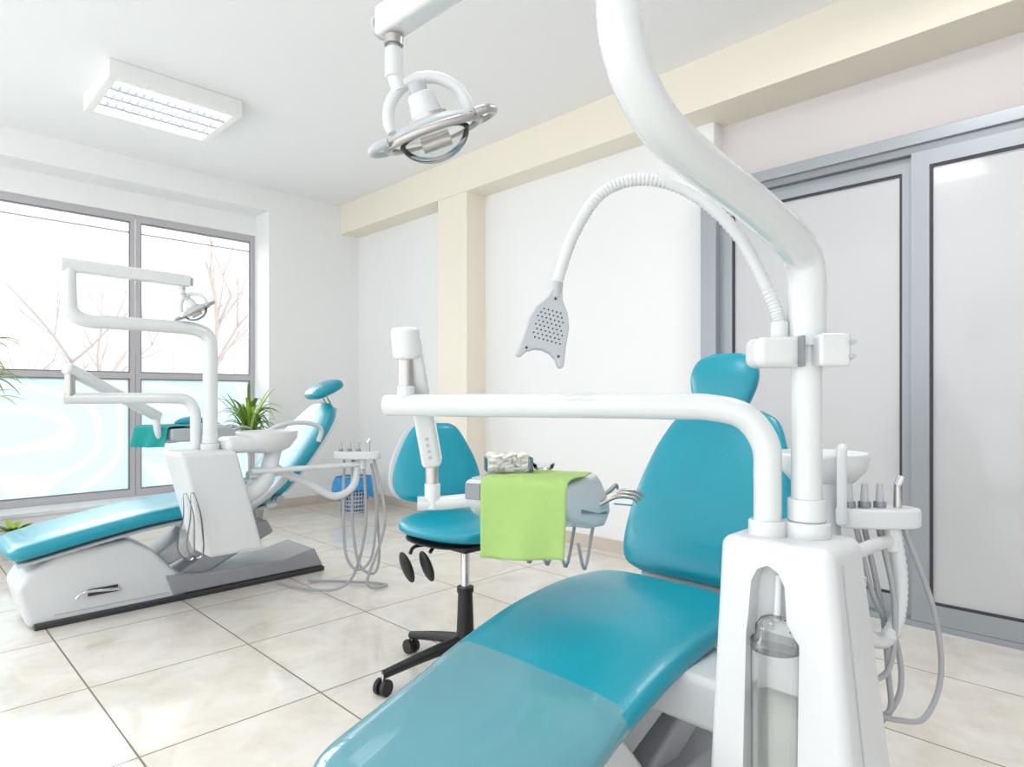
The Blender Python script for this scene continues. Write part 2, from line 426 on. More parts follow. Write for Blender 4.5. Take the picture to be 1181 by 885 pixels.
# ------------------------------------------------------------------ dental chair
def dental_chair(seat, back, head, yc, bdx, cover_x):
    """seat: (x, ztop, hw) ; back/head: (x, z, hw, ht)"""
    r = root('dental_chair', (1.3+bdx, yc, 0))
    th = 0.045
    st = []
    for i, (x, z, hw) in enumerate(seat):
        t = th*(0.35 if i in (0,) else (0.8 if i == 1 else 1.0))
        if i == len(seat)-1: t = th*0.5
        st.append((x, yc, z-th, hw, t))
    loft('seat_cushion', st, (0, -1, 0), [TEAL, TEALCOV], r, n=3.4, seg=48, sub=10,
         mfun=lambda c: 1 if c.x < cover_x else 0, crown=0.0)
    loft('seat_shell', [(x+0.02, yc, z-2*th-0.008, hw*0.86, 0.012) for x, z, hw in seat[1:-1]], (0, -1, 0), LGREY, r, n=5, sub=6)
    loft('back_cushion', [(a, yc, b, c, d) for a, b, c, d in back], (0, -1, 0), TEAL, r, n=3.2, seg=48, sub=10)
    loft('back_shell', [(a+0.04, yc, b-0.005, c*0.93, d*0.55) for a, b, c, d in back[1:-1]], (0, -1, 0), WPLAS, r, n=3.5, seg=40)
    loft('headrest_cushion', [(a, yc, b, c, d) for a, b, c, d in head], (0, -1, 0), TEAL, r, n=2.8, seg=40, sub=8)
    b1 = back[-2]; h0 = head[1]
    for dy in (-0.03, 0.03):
        tube('headrest_rod_%d' % (1 if dy < 0 else 2), [(b1[0]+0.03, yc+dy, b1[1]-0.08), (b1[0]+0.05, yc+dy, b1[1]+0.02), (h0[0]+0.03, yc+dy, h0[1]+0.05)], 0.007, CHROME, r)
    xh, zh = back[0][0]+0.03, back[0][1]
    xs, zs = seat[-2][0], seat[-2][1]-0.10
    cyl('hinge', (xh-0.0, yc-0.2, zh-0.02), (xh-0.0, yc+0.2, zh-0.02), 0.026, LGREY, r, bevel=0.005)
    for k, dy in enumerate((-0.17, 0.17)):
        tube('hinge_bracket_%d' % k, [(xs-0.15, yc+dy, zs), (xs+0.02, yc+dy, zs), (xh-0.02, yc+dy, zh-0.04), (xh+0.04, yc+dy, zh+0.10)], 0.020, WPLAS, r)
    W = 0.18
    prism('base_cover', [(0.50, 0.012), (0.455, 0.20), (0.50, 0.27), (0.62, 0.34), (0.92, 0.365), (1.02, 0.30), (1.16, 0.13), (1.20, 0.012)],
          (1,0,0), (0,0,1), (bdx, yc+W, 0), (0, -2*W, 0), WPLAS, r, bevel=0.025, bseg=4)
    prism('base_cover_seam', [(0.60, 0.05), (1.10, 0.05), (1.10, 0.056), (0.60, 0.056)], (1,0,0), (0,0,1), (bdx, yc-W+0.001, 0), (0, -0.003, 0), LGREY, r)
    bx('base_foot', bdx+0.52, bdx+2.00, yc-0.20, yc+0.20, 0.0, 0.03, DARK, r, 0.008)
    prism('base_platform', [(1.12, 0.03), (1.08, 0.15), (1.30, 0.12), (1.75, 0.11), (1.94, 0.15), (2.00, 0.03)],
          (1,0,0), (0,0,1), (bdx, yc+0.185, 0), (0, -0.37, 0), PLATG, r, bevel=0.012)
    prism('lift_arm', [(0.92, 0.17), (1.02, 0.14), (1.62, 0.37), (1.60, 0.46), (1.40, 0.45)],
          (1,0,0), (0,0,1), (bdx, yc+0.12, 0), (0, -0.24, 0), LGREY, r, bevel=0.02)
    prism('lift_arm_lower', [(1.10, 0.10), (1.25, 0.08), (1.70, 0.28), (1.66, 0.36), (1.55, 0.34)],
          (1,0,0), (0,0,1), (bdx, yc+0.14, 0), (0, -0.28, 0), PLATG, r, bevel=0.015)
    prism('seat_bracket', [(1.18, 0.37), (1.16, 0.43), (1.50, 0.47), (1.56, 0.38), (1.40, 0.32)],
          (1,0,0), (0,0,1), (bdx, yc+0.17, 0), (0, -0.34, 0), WPLAS, r, bevel=0.02)
    tube('pedal_lever', [(bdx+0.86, yc-W-0.002, 0.13), (bdx+0.86, yc-W-0.03, 0.13), (bdx+0.72, yc-W-0.035, 0.145), (bdx+0.68, yc-W-0.035, 0.12)], 0.007, CHROME, r)
    box('pedal_plate', (bdx+0.80, yc-W-0.004, 0.13), (0.13, 0.008, 0.035), DARK, r, 0.004)
    return r

dental_chair(
    [(0.64, 0.305, 0.17), (0.66, 0.315, 0.225), (0.71, 0.335, 0.262), (0.85, 0.375, 0.275), (1.0, 0.42, 0.28), (1.1, 0.457, 0.28), (1.3, 0.512, 0.28), (1.5, 0.538, 0.28), (1.63, 0.54, 0.272), (1.70, 0.538, 0.25), (1.74, 0.53, 0.20)],
    [(1.865, 0.50, 0.20, 0.02), (1.875, 0.525, 0.262, 0.035), (1.90, 0.60, 0.283, 0.04), (1.96, 0.74, 0.278, 0.04), (2.02, 0.87, 0.25, 0.038), (2.06, 0.95, 0.222, 0.036), (2.095, 1.015, 0.185, 0.032), (2.11, 1.045, 0.13, 0.018)],
    [(2.055, 1.06, 0.07, 0.018), (2.06, 1.08, 0.100, 0.034), (2.08, 1.16, 0.122, 0.04), (2.10, 1.22, 0.105, 0.034), (2.105, 1.245, 0.06, 0.018)],
    1.04, 0.22, 1.10)

ch2 = dental_chair(
    [(0.42, 0.40, 0.17), (0.44, 0.41, 0.225), (0.50, 0.425, 0.255), (0.75, 0.475, 0.27), (1.0, 0.515, 0.275), (1.3, 0.54, 0.28), (1.50, 0.545, 0.275), (1.60, 0.55, 0.26), (1.66, 0.55, 0.2)],
    [(1.68, 0.50, 0.16, 0.02), (1.70, 0.53, 0.23, 0.035), (1.75, 0.60, 0.265, 0.042), (1.86, 0.74, 0.278, 0.042), (1.97, 0.87, 0.255, 0.04), (2.04, 0.95, 0.215, 0.036), (2.09, 1.02, 0.15, 0.03), (2.11, 1.045, 0.09, 0.018)],
    [(2.00, 1.10, 0.07, 0.018), (2.03, 1.11, 0.105, 0.034), (2.11, 1.15, 0.125, 0.04), (2.18, 1.18, 0.105, 0.034), (2.20, 1.19, 0.06, 0.018)],
    3.87, 0.0, 0.35)
tube('armrest', [(1.75, 3.60, 0.60), (1.60, 3.57, 0.75), (1.55, 3.56, 0.86), (1.66, 3.56, 0.93), (1.82, 3.57, 0.94), (1.93, 3.59, 0.90), (1.92, 3.60, 0.82)], 0.014, WPLAS, ch2)

# ------------------------------------------------------------------ dental unit
def unit(bot, top, pole, ztop):
    r = root('dental_unit', (pole[0], pole[1], 0.4))
    px, py = pole
    hexa('cabinet', bot, top, WPLAS, r, bevel=0.022, bseg=5)
    cyl('pole_collar', (px, py, ztop-0.005), (px, py, ztop+0.03), 0.045, WHITE, r, bevel=0.006)
    cyl('pole_collar_upper', (px, py, ztop+0.03), (px, py, ztop+0.075), 0.036, WHITE, r, bevel=0.004)
    return r

U = unit([(1.18, 0.63, 0.28), (1.18, 0.345, 0.28), (1.42, 0.345, 0.28), (1.42, 0.63, 0.28)],
         [(1.21, 0.615, 0.82), (1.21, 0.40, 0.82), (1.385, 0.40, 0.82), (1.385, 0.615, 0.82)],
         (1.32, 0.484), 0.82)
cab = [o for o in U.children if o.name.startswith('cabinet')][0]
def niche(arch, xd):
    bm = bmesh.new()
    a = [bm.verts.new((1.10, y, z)) for y, z in arch]; b = [bm.verts.new((xd, y, z)) for y, z in arch]
    bm.faces.new(a); bm.faces.new(b[::-1])
    for i in range(len(a)): bm.faces.new((a[i], b[i], b[(i+1) % len(a)], a[(i+1) % len(a)]))
    bmesh.ops.recalc_face_normals(bm, faces=bm.faces)
    cut = add(bm, 'niche_cutter', WPLAS, None, smooth=False)
    md = cab.modifiers.new('niche', 'BOOLEAN'); md.object = cut; md.operation = 'DIFFERENCE'; md.solver = 'EXACT'
    bpy.context.view_layer.update()
    dg = bpy.context.evaluated_depsgraph_get()
    nm = bpy.data.meshes.new_from_object(cab.evaluated_get(dg))
    cab.modifiers.clear(); cab.data = nm
    bpy.data.objects.remove(cut)
niche([(0.450, 0.20), (0.554, 0.20), (0.554, 0.64), (0.551, 0.67), (0.547, 0.74), (0.535, 0.765), (0.515, 0.775), (0.495, 0.765), (0.482, 0.74), (0.476, 0.67), (0.453, 0.64)], 1.245)
# bottle
bc = (1.212, 0.502, 0.30)
revolve('bottle', [(0.03, 0.0), (0.041, 0.006), (0.044, 0.03), (0.044, 0.31), (0.041, 0.335), (0.036, 0.342), (0.036, 0.36), (0.026, 0.375), (0.01, 0.38)], bc, PLASCLR, U)
revolve('bottle_water', [(0.03, 0.004), (0.040, 0.01), (0.0425, 0.03), (0.0425, 0.225)], bc, WATER, U)
revolve('bottle_cap', [(0.0445, 0.318), (0.0450, 0.320), (0.0450, 0.332), (0.0445, 0.334)], bc, PLASCLR, U)
cyl('bottle_feed_pipe', (1.222, 0.502, 0.67), (1.23, 0.502, 0.755), 0.007, WPLAS, U, seg=12)
# pole
tube('pole_lower', [(1.32, 0.484, 0.80), (1.32, 0.484, 1.0), (1.32, 0.484, 1.2)], 0.029, WHITE, U, seg=32)
tube('pole_upper', [(1.32, 0.484, 1.20), (1.32, 0.484, 1.28), (1.32, 0.484, 1.335), (1.302, 0.484, 1.375), (1.25, 0.485, 1.40), (1.10, 0.49, 1.435), (0.92, 0.497, 1.465), (0.81, 0.50, 1.49), (0.745, 0.503, 1.535), (0.715, 0.505, 1.59), (0.71, 0.507, 1.66), (0.71, 0.507, 1.80)],
     [0.037, 0.037, 0.037, 0.0365, 0.036, 0.034, 0.033, 0.032, 0.031, 0.031, 0.031, 0.031], WHITE, U, seg=32, sub=8)
cyl('arm_collar', (1.28, 0.546, 0.815), (1.28, 0.546, 0.85), 0.037, WHITE, U, bevel=0.005)
tube('tray_arm_pipe', [(1.28, 0.546, 0.84), (1.28, 0.546, 0.93), (1.278, 0.549, 1.0), (1.262, 0.582, 1.055), (1.235, 0.64, 1.075), (1.19, 0.737, 1.078), (1.0, 1.152, 1.078), (0.907, 1.352, 1.078)],
     [0.027, 0.027, 0.028, 0.028, 0.028, 0.028, 0.0275, 0.027], WHITE, U, seg=28, sub=8)
# bowl (cuspidor)
tube('bowl_stem', [(1.46, 0.50, 0.70), (1.54, 0.53, 0.78), (1.58, 0.54, 0.90)], [0.045, 0.04, 0.035], WPLAS, U)
revolve('spittoon_bowl', [(0.035, 0.0), (0.07, 0.012), (0.095, 0.04), (0.103, 0.075), (0.10, 0.08), (0.09, 0.07), (0.05, 0.03), (0.01, 0.025)], (1.61, 0.555, 0.885), WPLAS, U, sx=1.05)
tube('bowl_tap', [(1.50, 0.475, 0.82), (1.50, 0.475, 0.96), (1.52, 0.48, 0.985), (1.56, 0.50, 0.97)], 0.010, WPLAS, U)
hexa('side_body', [(1.38, 0.42, 0.45), (1.56, 0.44, 0.45), (1.56, 0.60, 0.45), (1.38, 0.60, 0.45)], [(1.38, 0.42, 0.72), (1.50, 0.44, 0.72), (1.50, 0.58, 0.72), (1.38, 0.58, 0.72)], WPLAS, U, 0.02)
box('mount_bracket', (1.42, 0.72, 0.40), (0.20, 0.36, 0.12), WPLAS, U, 0.02)
cyl('side_screw', (1.372, 0.397, 0.74), (1.372, 0.390, 0.74), 0.006, LGREY, U, seg=12)
tube('side_panel_seam', [(1.25, 0.3935, 0.79), (1.252, 0.365, 0.50), (1.254, 0.345, 0.30)], 0.0012, LGREY, U, seg=6)
def holder(U, c, w, d, arm0, ang=-0.785):
    R = Matrix.Rotation(ang, 3, 'Z')
    outline = []
    n = 24
    for k in range(n):
        th = 2*math.pi*k/n
        u = math.copysign(abs(math.cos(th))**0.7, math.cos(th))*w/2; v = math.copysign(abs(math.sin(th))**0.7, math.sin(th))*d/2
        outline.append((u, v))
    prism('instrument_holder', outline, R @ Vector((1,0,0)), R @ Vector((0,1,0)), (c[0], c[1], c[2]-0.022), (0,0,0.044), WPLAS, U, 0.008)
    for i, t in enumerate((-0.36, -0.17, 0.02, 0.24)):
        p = Vector(c) + R @ Vector((t*w, 0, 0))
        if i < 3:
            cyl('syringe_%d' % i, p+Vector((0,0,0.02)), p+Vector((0,0,0.075)), 0.010, LGREY, U, r2=0.006, seg=16)
            cyl('syringe_socket_%d' % i, p+Vector((0,0,0.015)), p+Vector((0,0,0.035)), 0.013, GREY, U, seg=16)
        else:
            cyl('handpiece_%d' % i, p+Vector((0,0,0.02)), p+Vector((0,0,0.075)), 0.009, STEEL, U, r2=0.007, seg=16)
            cyl('handpiece_head_%d' % i, p+Vector((-0.004,0,0.07)), p+Vector((0.006,-0.006,0.09)), 0.008, CHROME, U, seg=16)
    tube('holder_arm', [arm0, ((arm0[0]+c[0])/2, (arm0[1]+c[1])/2-0.01, c[2]-0.05), (c[0]+0.02, c[1]-0.02, c[2]-0.05)], 0.014, WPLAS, U)
    cyl('holder_joint', (c[0]+0.02, c[1]-0.02, c[2]-0.075), (c[0]+0.02, c[1]-0.02, c[2]-0.015), 0.02, WPLAS, U, bevel=0.004)
holder(U, (1.58, 0.425, 0.83), 0.18, 0.075, (1.38, 0.43, 0.775))
tube('suction_hose', [(1.60, 0.40, 0.80), (1.61, 0.39, 0.70), (1.59, 0.39, 0.615), (1.54, 0.40, 0.575), (1.47, 0.42, 0.60), (1.44, 0.44, 0.68)], 0.016, WPLAS, U, seg=16, sub=14, ribs=0.06)
for i, pts in enumerate((
    [(1.62, 0.385, 0.81), (1.68, 0.34, 0.62), (1.70, 0.33, 0.47), (1.65, 0.35, 0.385), (1.56, 0.38, 0.40), (1.44, 0.42, 0.45)],
    [(1.55, 0.445, 0.81), (1.59, 0.42, 0.62), (1.60, 0.41, 0.48), (1.56, 0.40, 0.41), (1.45, 0.44, 0.44)],
    [(1.58, 0.425, 0.81), (1.57, 0.39, 0.65), (1.53, 0.39, 0.52), (1.46, 0.42, 0.50)],
    [(1.53, 0.455, 0.81), (1.56, 0.43, 0.66), (1.62, 0.40, 0.55), (1.61, 0.39, 0.44), (1.52, 0.42, 0.38), (1.43, 0.45, 0.40)])):
    tube('thin_hose_%d' % (i+1), pts, 0.006, HOSE, U, seg=10, sub=10)
# clamp
e_r = Vector((0.707, -0.707, 0)); RZ = Matrix.Rotation(-math.pi/4, 3, 'Z')
box('clamp_main', (1.279, 0.528, 1.187), (0.105, 0.075, 0.062), WHITE, U, 0.018, RZ, 5)
box('clamp_joint', (1.330, 0.455, 1.189), (0.062, 0.10, 0.064), WHITE, U, 0.008, RZ, 3)
cyl('clamp_bolt_1', (1.316, 0.400, 1.203), (1.308, 0.392, 1.203), 0.005, LGREY, U, seg=12)
cyl('clamp_bolt_2', (1.316, 0.400, 1.175), (1.308, 0.392, 1.175), 0.005, LGREY, U, seg=12)
box('clamp_gap_shade', (1.267, 0.474, 1.187), (0.007, 0.02, 0.060), GREY, U, 0.001, RZ)  # grey strip puts in the dark shade of the slit between clamp parts

# --- far unit
V = unit([(1.10, 3.35, 0.34), (1.10, 3.10, 0.34), (1.36, 3.10, 0.34), (1.36, 3.35, 0.34)],
         [(0.97, 3.35, 0.84), (0.97, 3.10, 0.84), (1.23, 3.10, 0.84), (1.23, 3.35, 0.84)],
         (1.15, 3.23), 0.84)
tube('pole_lower', [(1.15, 3.23, 0.82), (1.15, 3.23, 1.1), (1.15, 3.23, 1.3), (1.14, 3.23, 1.385), (1.08, 3.23, 1.42), (0.95, 3.23, 1.425), (0.75, 3.23, 1.425), (0.64, 3.23, 1.425), (0.585, 3.23, 1.46), (0.578, 3.23, 1.54), (0.578, 3.23, 1.64)],
     [0.034, 0.034, 0.034, 0.033, 0.031, 0.03, 0.03, 0.029, 0.028, 0.027, 0.026], WHITE, V, seg=24, sub=8)
tube('tray_arm_pipe', [(1.10, 3.28, 0.84), (1.10, 3.28, 0.95), (1.095, 3.28, 1.03), (1.06, 3.285, 1.08), (0.98, 3.29, 1.09), (0.75, 3.33, 1.09), (0.58, 3.345, 1.09)], 0.025, WHITE, V, seg=20)
tube('bowl_stem', [(1.30, 3.2, 0.60), (1.40, 3.2, 0.66), (1.46, 3.21, 0.82)], [0.05, 0.045, 0.04], WPLAS, V)
revolve('spittoon_bowl', [(0.06, -0.02), (0.10, 0.0), (0.135, 0.05), (0.14, 0.085), (0.135, 0.09), (0.12, 0.08), (0.06, 0.03), (0.01, 0.025)], (1.43, 3.22, 0.83), WPLAS, V, sx=1.1)
box('side_wing', (1.30, 3.2, 0.86), (0.22, 0.16, 0.08), WPLAS, V, 0.03)
tube('tube_to_chair', [(1.32, 3.2, 0.70), (1.45, 3.22, 0.70), (1.60, 3.35, 0.68), (1.60, 3.5, 0.58), (1.50, 3.62, 0.46)], 0.022, WPLAS, V)
box('mount_bracket', (1.30, 3.55, 0.42), (0.2, 0.4, 0.12), WPLAS, V, 0.02)
holder(V, (1.90, 3.12, 0.77), 0.26, 0.09, (1.33, 3.18, 0.72))
for i, pts in enumerate((
    [(1.84, 3.16, 0.75), (1.83, 3.15, 0.45), (1.84, 3.14, 0.22), (1.90, 3.12, 0.13), (1.98, 3.10, 0.2), (2.0, 3.08, 0.5), (1.97, 3.09, 0.72)],
    [(1.88, 3.14, 0.75), (1.88, 3.14, 0.40), (1.91, 3.12, 0.16), (2.0, 3.1, 0.10), (2.03, 3.1, 0.25), (1.98, 3.09, 0.65)],
    [(1.93, 3.11, 0.75), (1.94, 3.10, 0.40), (1.90, 3.14, 0.12), (1.80, 3.18, 0.03), (1.70, 3.4, 0.014), (1.66, 3.6, 0.014)],
    [(1.98, 3.08, 0.75), (2.0, 3.0, 0.40), (1.95, 3.1, 0.05), (2.08, 3.1, 0.014), (2.0, 3.25, 0.014), (1.8, 3.5, 0.014)])):
    tube('thin_hose_%d' % (i+1), pts, 0.008, HOSE, V, seg=10, sub=10)
tube('suction_hose', [(1.90, 3.12, 0.74), (1.88, 3.13, 0.60), (1.78, 3.16, 0.55), (1.66, 3.2, 0.62), (1.50, 3.2, 0.70), (1.36, 3.2, 0.72)], 0.02, WPLAS, V, seg=14, sub=10, ribs=0.05)
bm = bmesh.new()
for k in range(2):
    tube_bm(bm, [(0.985+0.03*k, 3.075-0.004*k, 0.66), (1.00+0.03*k, 3.07, 0.55), (0.99+0.04*k, 3.075, 0.42), (1.02+0.03*k, 3.08, 0.36)], [0.008, 0.025, 0.038, 0.02], 12, 6)
add(bm, 'plastic_bag', BAGCLR, V)

# ------------------------------------------------------------------ lamps
def dental_lamp(base, end, thick, C, rise, s=1.0):
    r = root('dental_lamp', C)
    b = Vector(base); e = Vector(end); ax = (e-b).normalized(); L = (e-b).length
    side = Vector((0,0,1)).cross(ax).normalized(); up = ax.cross(side)
    R = Matrix((ax, side, up)).transposed()
    box('overhead_arm', (b+e)/2, (L+0.07, thick*0.85, thick), WHITE, r, 0.012*s, R, 4)
    cyl('arm_end_cap', e + ax*0.036, e + ax*0.045, thick*0.38, LGREY, r, seg=20)
    S0 = e + Vector((0,0,-thick/2))
    zj = C[2] + 0.115*s
    cyl('stem', S0, (e.x, e.y, zj+0.035*s), 0.011*s, LGREY, r, seg=18)
    cyl('stem_collar', S0-Vector((0,0,0.005)), S0-Vector((0,0,0.022*s)), 0.019*s, STEEL, r, seg=18)
    cyl('stem_knuckle', (e.x, e.y, zj+0.05*s), (e.x, e.y, zj-0.01*s), 0.018*s, WPLAS, r, bevel=0.004*s)
    H = Vector((0.707, -0.707, 0))
    yc = Vector(C) + Vector((0,0,0.03*s)) - H*0.008*s
    pts = []
    for k in range(15):
        a = math.radians(205 - 200*k/14)
        pts.append(tuple(yc + H*math.cos(a)*0.082*s + Vector((0,0,1))*math.sin(a)*0.080*s))
    tube('fork_yoke', pts, [0.009*s if k in (0, 14) else 0.012*s for k in range(15)], WPLAS, r, seg=14, sub=3)
    tube('yoke_link', [(e.x, e.y, zj), tuple(yc + H*math.cos(2.4)*0.078*s + Vector((0,0,1))*math.sin(2.4)*0.075*s)], 0.016*s, WPLAS, r, sub=1)
    e1 = (H*math.cos(rise) + Vector((0,0,1))*math.sin(rise)).normalized()
    e2 = (Vector((0.707, 0.707, 0.25))); e2 = (e2 - e1*e2.dot(e1)).normalized(); e3 = e1.cross(e2)
    if e3.z < 0: e3 = -e3
    Cv = Vector(C)
    ellipsoid('reflector_back', Cv, (0.090*s, 0.068*s, 0.028*s), LGREY, r, (e1, e2, e3), zmin=-0.12)
    pts = [tuple(Cv + e1*math.cos(2*math.pi*k/32)*0.098*s + e2*math.sin(2*math.pi*k/32)*0.075*s - e3*0.006*s) for k in range(33)]
    tube('reflector_rim', pts, 0.008*s, STEEL, r, seg=10, sub=1)
    ellipsoid('glass_cover', Cv - e3*0.002*s, (0.075*s, 0.060*s, 0.058*s), PLASCLR, r, (e1, e2, -e3), zmin=0.0)
    ellipsoid('reflector_mirror', Cv - e3*0.004*s, (0.088*s, 0.064*s, 0.012*s), CHROME, r, (e1, e2, -e3), zmin=0.0)
    cyl('bulb_shield', Cv - e3*0.022*s - e1*0.03*s, Cv - e3*0.022*s + e1*0.03*s, 0.014*s, STEEL, r, seg=16)
    cyl('lamp_housing', Cv + e3*0.020*s, Cv + e3*0.075*s, 0.034*s, WPLAS, r, r2=0.026*s, bevel=0.006*s)
    cyl('housing_top', Cv + e3*0.07*s, Cv + e3*0.095*s, 0.018*s, LGREY, r, bevel=0.003*s)
    cyl('housing_band', Cv + e3*0.018*s, Cv + e3*0.03*s, 0.040*s, STEEL, r, seg=24)
    for sg, nm in ((1, 'handle_right'), (-1, 'handle_left')):
        c0 = Cv + e1*sg*0.090*s
        pts = [c0 - e2*0.045*s, c0 + e1*sg*0.025*s - e2*0.038*s, c0 + e1*sg*0.04*s, c0 + e1*sg*0.025*s + e2*0.038*s, c0 + e2*0.045*s]
        tube(nm, [tuple(p) for p in pts], 0.009*s, STEEL if sg > 0 else LGREY, r, seg=12, sub=8)
    return r
dental_lamp((0.71, 0.507, 1.815), (0.70, 1.02, 1.822), 0.06, (0.755, 0.97, 1.608), 0.34, 0.95)
dental_lamp((0.578, 3.23, 1.655), (1.02, 3.22, 1.645), 0.055, (1.07, 3.20, 1.505), 0.45, 0.75)

# whitening lamp
wl2 = root('whitening_lamp', (1.2, 0.7, 1.3))
tube('gooseneck', [(1.285, 0.525, 1.20), (1.287, 0.523, 1.24), (1.279, 0.545, 1.315), (1.245, 0.594, 1.432), (1.200, 0.666, 1.518), (1.147, 0.748, 1.557), (1.099, 0.825, 1.536), (1.071, 0.881, 1.452), (1.059, 0.921, 1.345)],
     0.0125, WPLAS, wl2, seg=18, sub=22, ribs=0.09)
cyl('gooseneck_socket', (1.286, 0.524, 1.205), (1.286, 0.524, 1.25), 0.017, WPLAS, wl2, bevel=0.003)
cyl('head_neck', (1.060, 0.920, 1.352), (1.055, 0.920, 1.315), 0.014, LGREY, wl2, bevel=0.002)
top = Vector((1.058, 0.920, 1.33)); botm = Vector((1.012, 0.932, 1.165))
ld = (botm-top); ld.normalize()
wd = Vector((0.80, -0.60, -0.10)); wd = (wd - ld*wd.dot(ld)).normalized(); nd = ld.cross(wd).normalized()
if nd.dot(Vector((-0.7, -0.7, 0))) < 0: nd = -nd
k9 = 0.98
ol = [(-0.013, 0.0), (0.013, 0.0), (0.017, 0.018), (0.036, 0.045), (0.046, 0.075), (0.049, 0.12), (0.055, 0.165)]
arc = [(0.045, 0.168), (0.034, 0.152), (0.018, 0.142), (0.0, 0.138), (-0.018, 0.142), (-0.034, 0.152), (-0.045, 0.168)]
ol2 = ol + arc + [(-u, v) for u, v in ol[::-1] if u > 0.014]
ol2 = [(u*k9, v*k9) for u, v in ol2]
prism('lamp_head', ol2, wd, ld, top - nd*0.012, nd*0.024, LGREY, wl2, 0.004)
bm = bmesh.new()
for j in range(8):
    for i in range(-3, 4):
        u = (i + (0.5 if j % 2 else 0))*0.0095; v = 0.048 + j*0.0095
        if abs(u) > min(0.024 + j*0.003, 0.034): continue
        p = top + wd*u + ld*v
        tube_bm(bm, [p+nd*0.0118, p+nd*0.0125], 0.0019, 8, 1)
add(bm, 'vent_holes', DARK, wl2)
bm = bmesh.new()
for u in (-0.036, 0.036):
    p = top + wd*u + ld*0.142 ; tube_bm(bm, [p+nd*0.0118, p+nd*0.013], 0.003, 8, 1)
p = top + ld*0.02; tube_bm(bm, [p+nd*0.0118, p+nd*0.013], 0.003, 8, 1)
add(bm, 'screws', DARK, wl2)

# ------------------------------------------------------------------ instrument trays
T = root('instrument_tray', (1.3, 1.15, 0.85))
tu = Vector((0.354, -0.935, 0)); tv = Vector((0.935, 0.354, 0)); RT = Matrix((tu, tv, (0,0,1))).transposed()
A = Vector((1.095, 1.275, 0.88))
TW, TD = 0.285, 0.27
def tp(u, v, z=0.0): return A + tu*u + tv*v + Vector((0,0,z))
prism('tray_body', [(0, 0), (0, -0.055), (0.04, -0.095), (TD-0.04, -0.15), (TD+0.08, -0.165), (TD+0.14, -0.135), (TD+0.13, -0.095), (TD+0.04, -0.02), (TD, 0)],
      tv, (0,0,1), tp(0.0, 0), tu*TW, WPLAS, T, 0.014, 4)
box('tray_mat', tp(TW/2, TD/2, 0.002), (TW-0.03, TD-0.03, 0.006), LGREY, T, 0.002, RT)
box('control_panel', tp(0.028, -0.001, -0.03), (0.045, 0.006, 0.042), GREY, T, 0.002, RT)
prism('side_slot', [(0.12, -0.078), (0.28, -0.115), (0.36, -0.122), (0.36, -0.130), (0.12, -0.088)], tv, (0,0,1), tp(TW, 0)+tu*0.0005, tu*0.002, GREY, T)
PK = Vector((0.930, 1.302, 0))
cyl('arm_post_collar', (PK.x, PK.y, 1.095), (PK.x, PK.y, 1.125), 0.022, WHITE, T, bevel=0.003)
cyl('arm_post', (PK.x, PK.y, 1.10), (PK.x, PK.y, 1.20), 0.018, STEEL, T)
R1 = Vector((0.940, 1.305, 1.235)); R2 = Vector((1.036, 1.345, 0.93))
cyl('arm_top_joint', (PK.x+0.004, PK.y, 1.192), (PK.x-0.006, PK.y-0.004, 1.272), 0.036, WHITE, T, bevel=0.012)
ax = (R2-R1).normalized(); sd = Vector((0.707, 0.707, 0)); sd = (sd - ax*sd.dot(ax)).normalized(); RR = Matrix((ax, sd, ax.cross(sd))).transposed()
box('spring_arm', (R1+R2)/2 + e_r*0.006, ((R2-R1).length+0.03, 0.052, 0.052), WHITE, T, 0.014, RR, 4)
for k in range(4):
    pp = R1.lerp(R2, 0.78 + k*0.055) - sd*0.027 + e_r*0.006
    cyl('arm_screw_%d' % k, pp, pp - sd*0.002, 0.004, LGREY, T, seg=10)
cyl('arm_lower_post', (1.045, 1.348, 0.93), (1.048, 1.348, 0.83), 0.017, STEEL, T)
cyl('arm_lower_joint', (1.048, 1.348, 0.868), (1.048, 1.348, 0.80), 0.021, WHITE, T, bevel=0.004)
tube('tray_link', [(1.015, 1.37, 0.815), (1.07, 1.33, 0.815), (1.15, 1.27, 0.82), (1.22, 1.2, 0.81)], 0.019, WHITE, T)
for i in range(4):
    u = TW - 0.02 - i*0.055
    p = tp(u, TD+0.105, -0.088)
    q = p + tv*0.09 + Vector((0,0,0.03)) + tu*0.02
    cyl('handpiece_cradle_%d' % i, p - Vector((0,0,0.014)), p+Vector((0,0,0.012)), 0.014, GREY, T, bevel=0.003)
    tube('handpiece_%d' % i, [tuple(p - tv*0.03), tuple(p.lerp(q, 0.6)), tuple(q), tuple(q + tv*0.02 - Vector((0,0,0.012)))], [0.009, 0.008, 0.006, 0.005], STEEL, T, seg=12)
    tube('handpiece_hose_%d' % i, [tuple(p - tv*0.03), tuple(p - tv*0.08 - Vector((0,0,0.06))), tuple(p - tv*0.16 - Vector((0,0,0.17))), tuple(p - tv*0.22 - Vector((0,0,0.09)))], 0.005, HOSE, T, seg=8)
cyl('mirror_pick', tp(TW+0.02, TD+0.10, -0.10), tp(TW+0.05, TD+0.21, -0.12), 0.0025, CHROME, T, seg=8)
for i in range(3):
    a0 = tp(TW-0.005, TD+0.10-i*0.035, -0.085-0.004*i)
    tube('side_instrument_%d' % i, [tuple(a0), tuple(a0 + tu*0.045 + tv*0.02 + Vector((0,0,0.022))), tuple(a0 + tu*0.085 + tv*0.045 + Vector((0,0,0.018))), tuple(a0 + tu*0.10 + tv*0.055 + Vector((0,0,0.004)))], [0.008, 0.0065, 0.005, 0.0045], STEEL, T, seg=12)

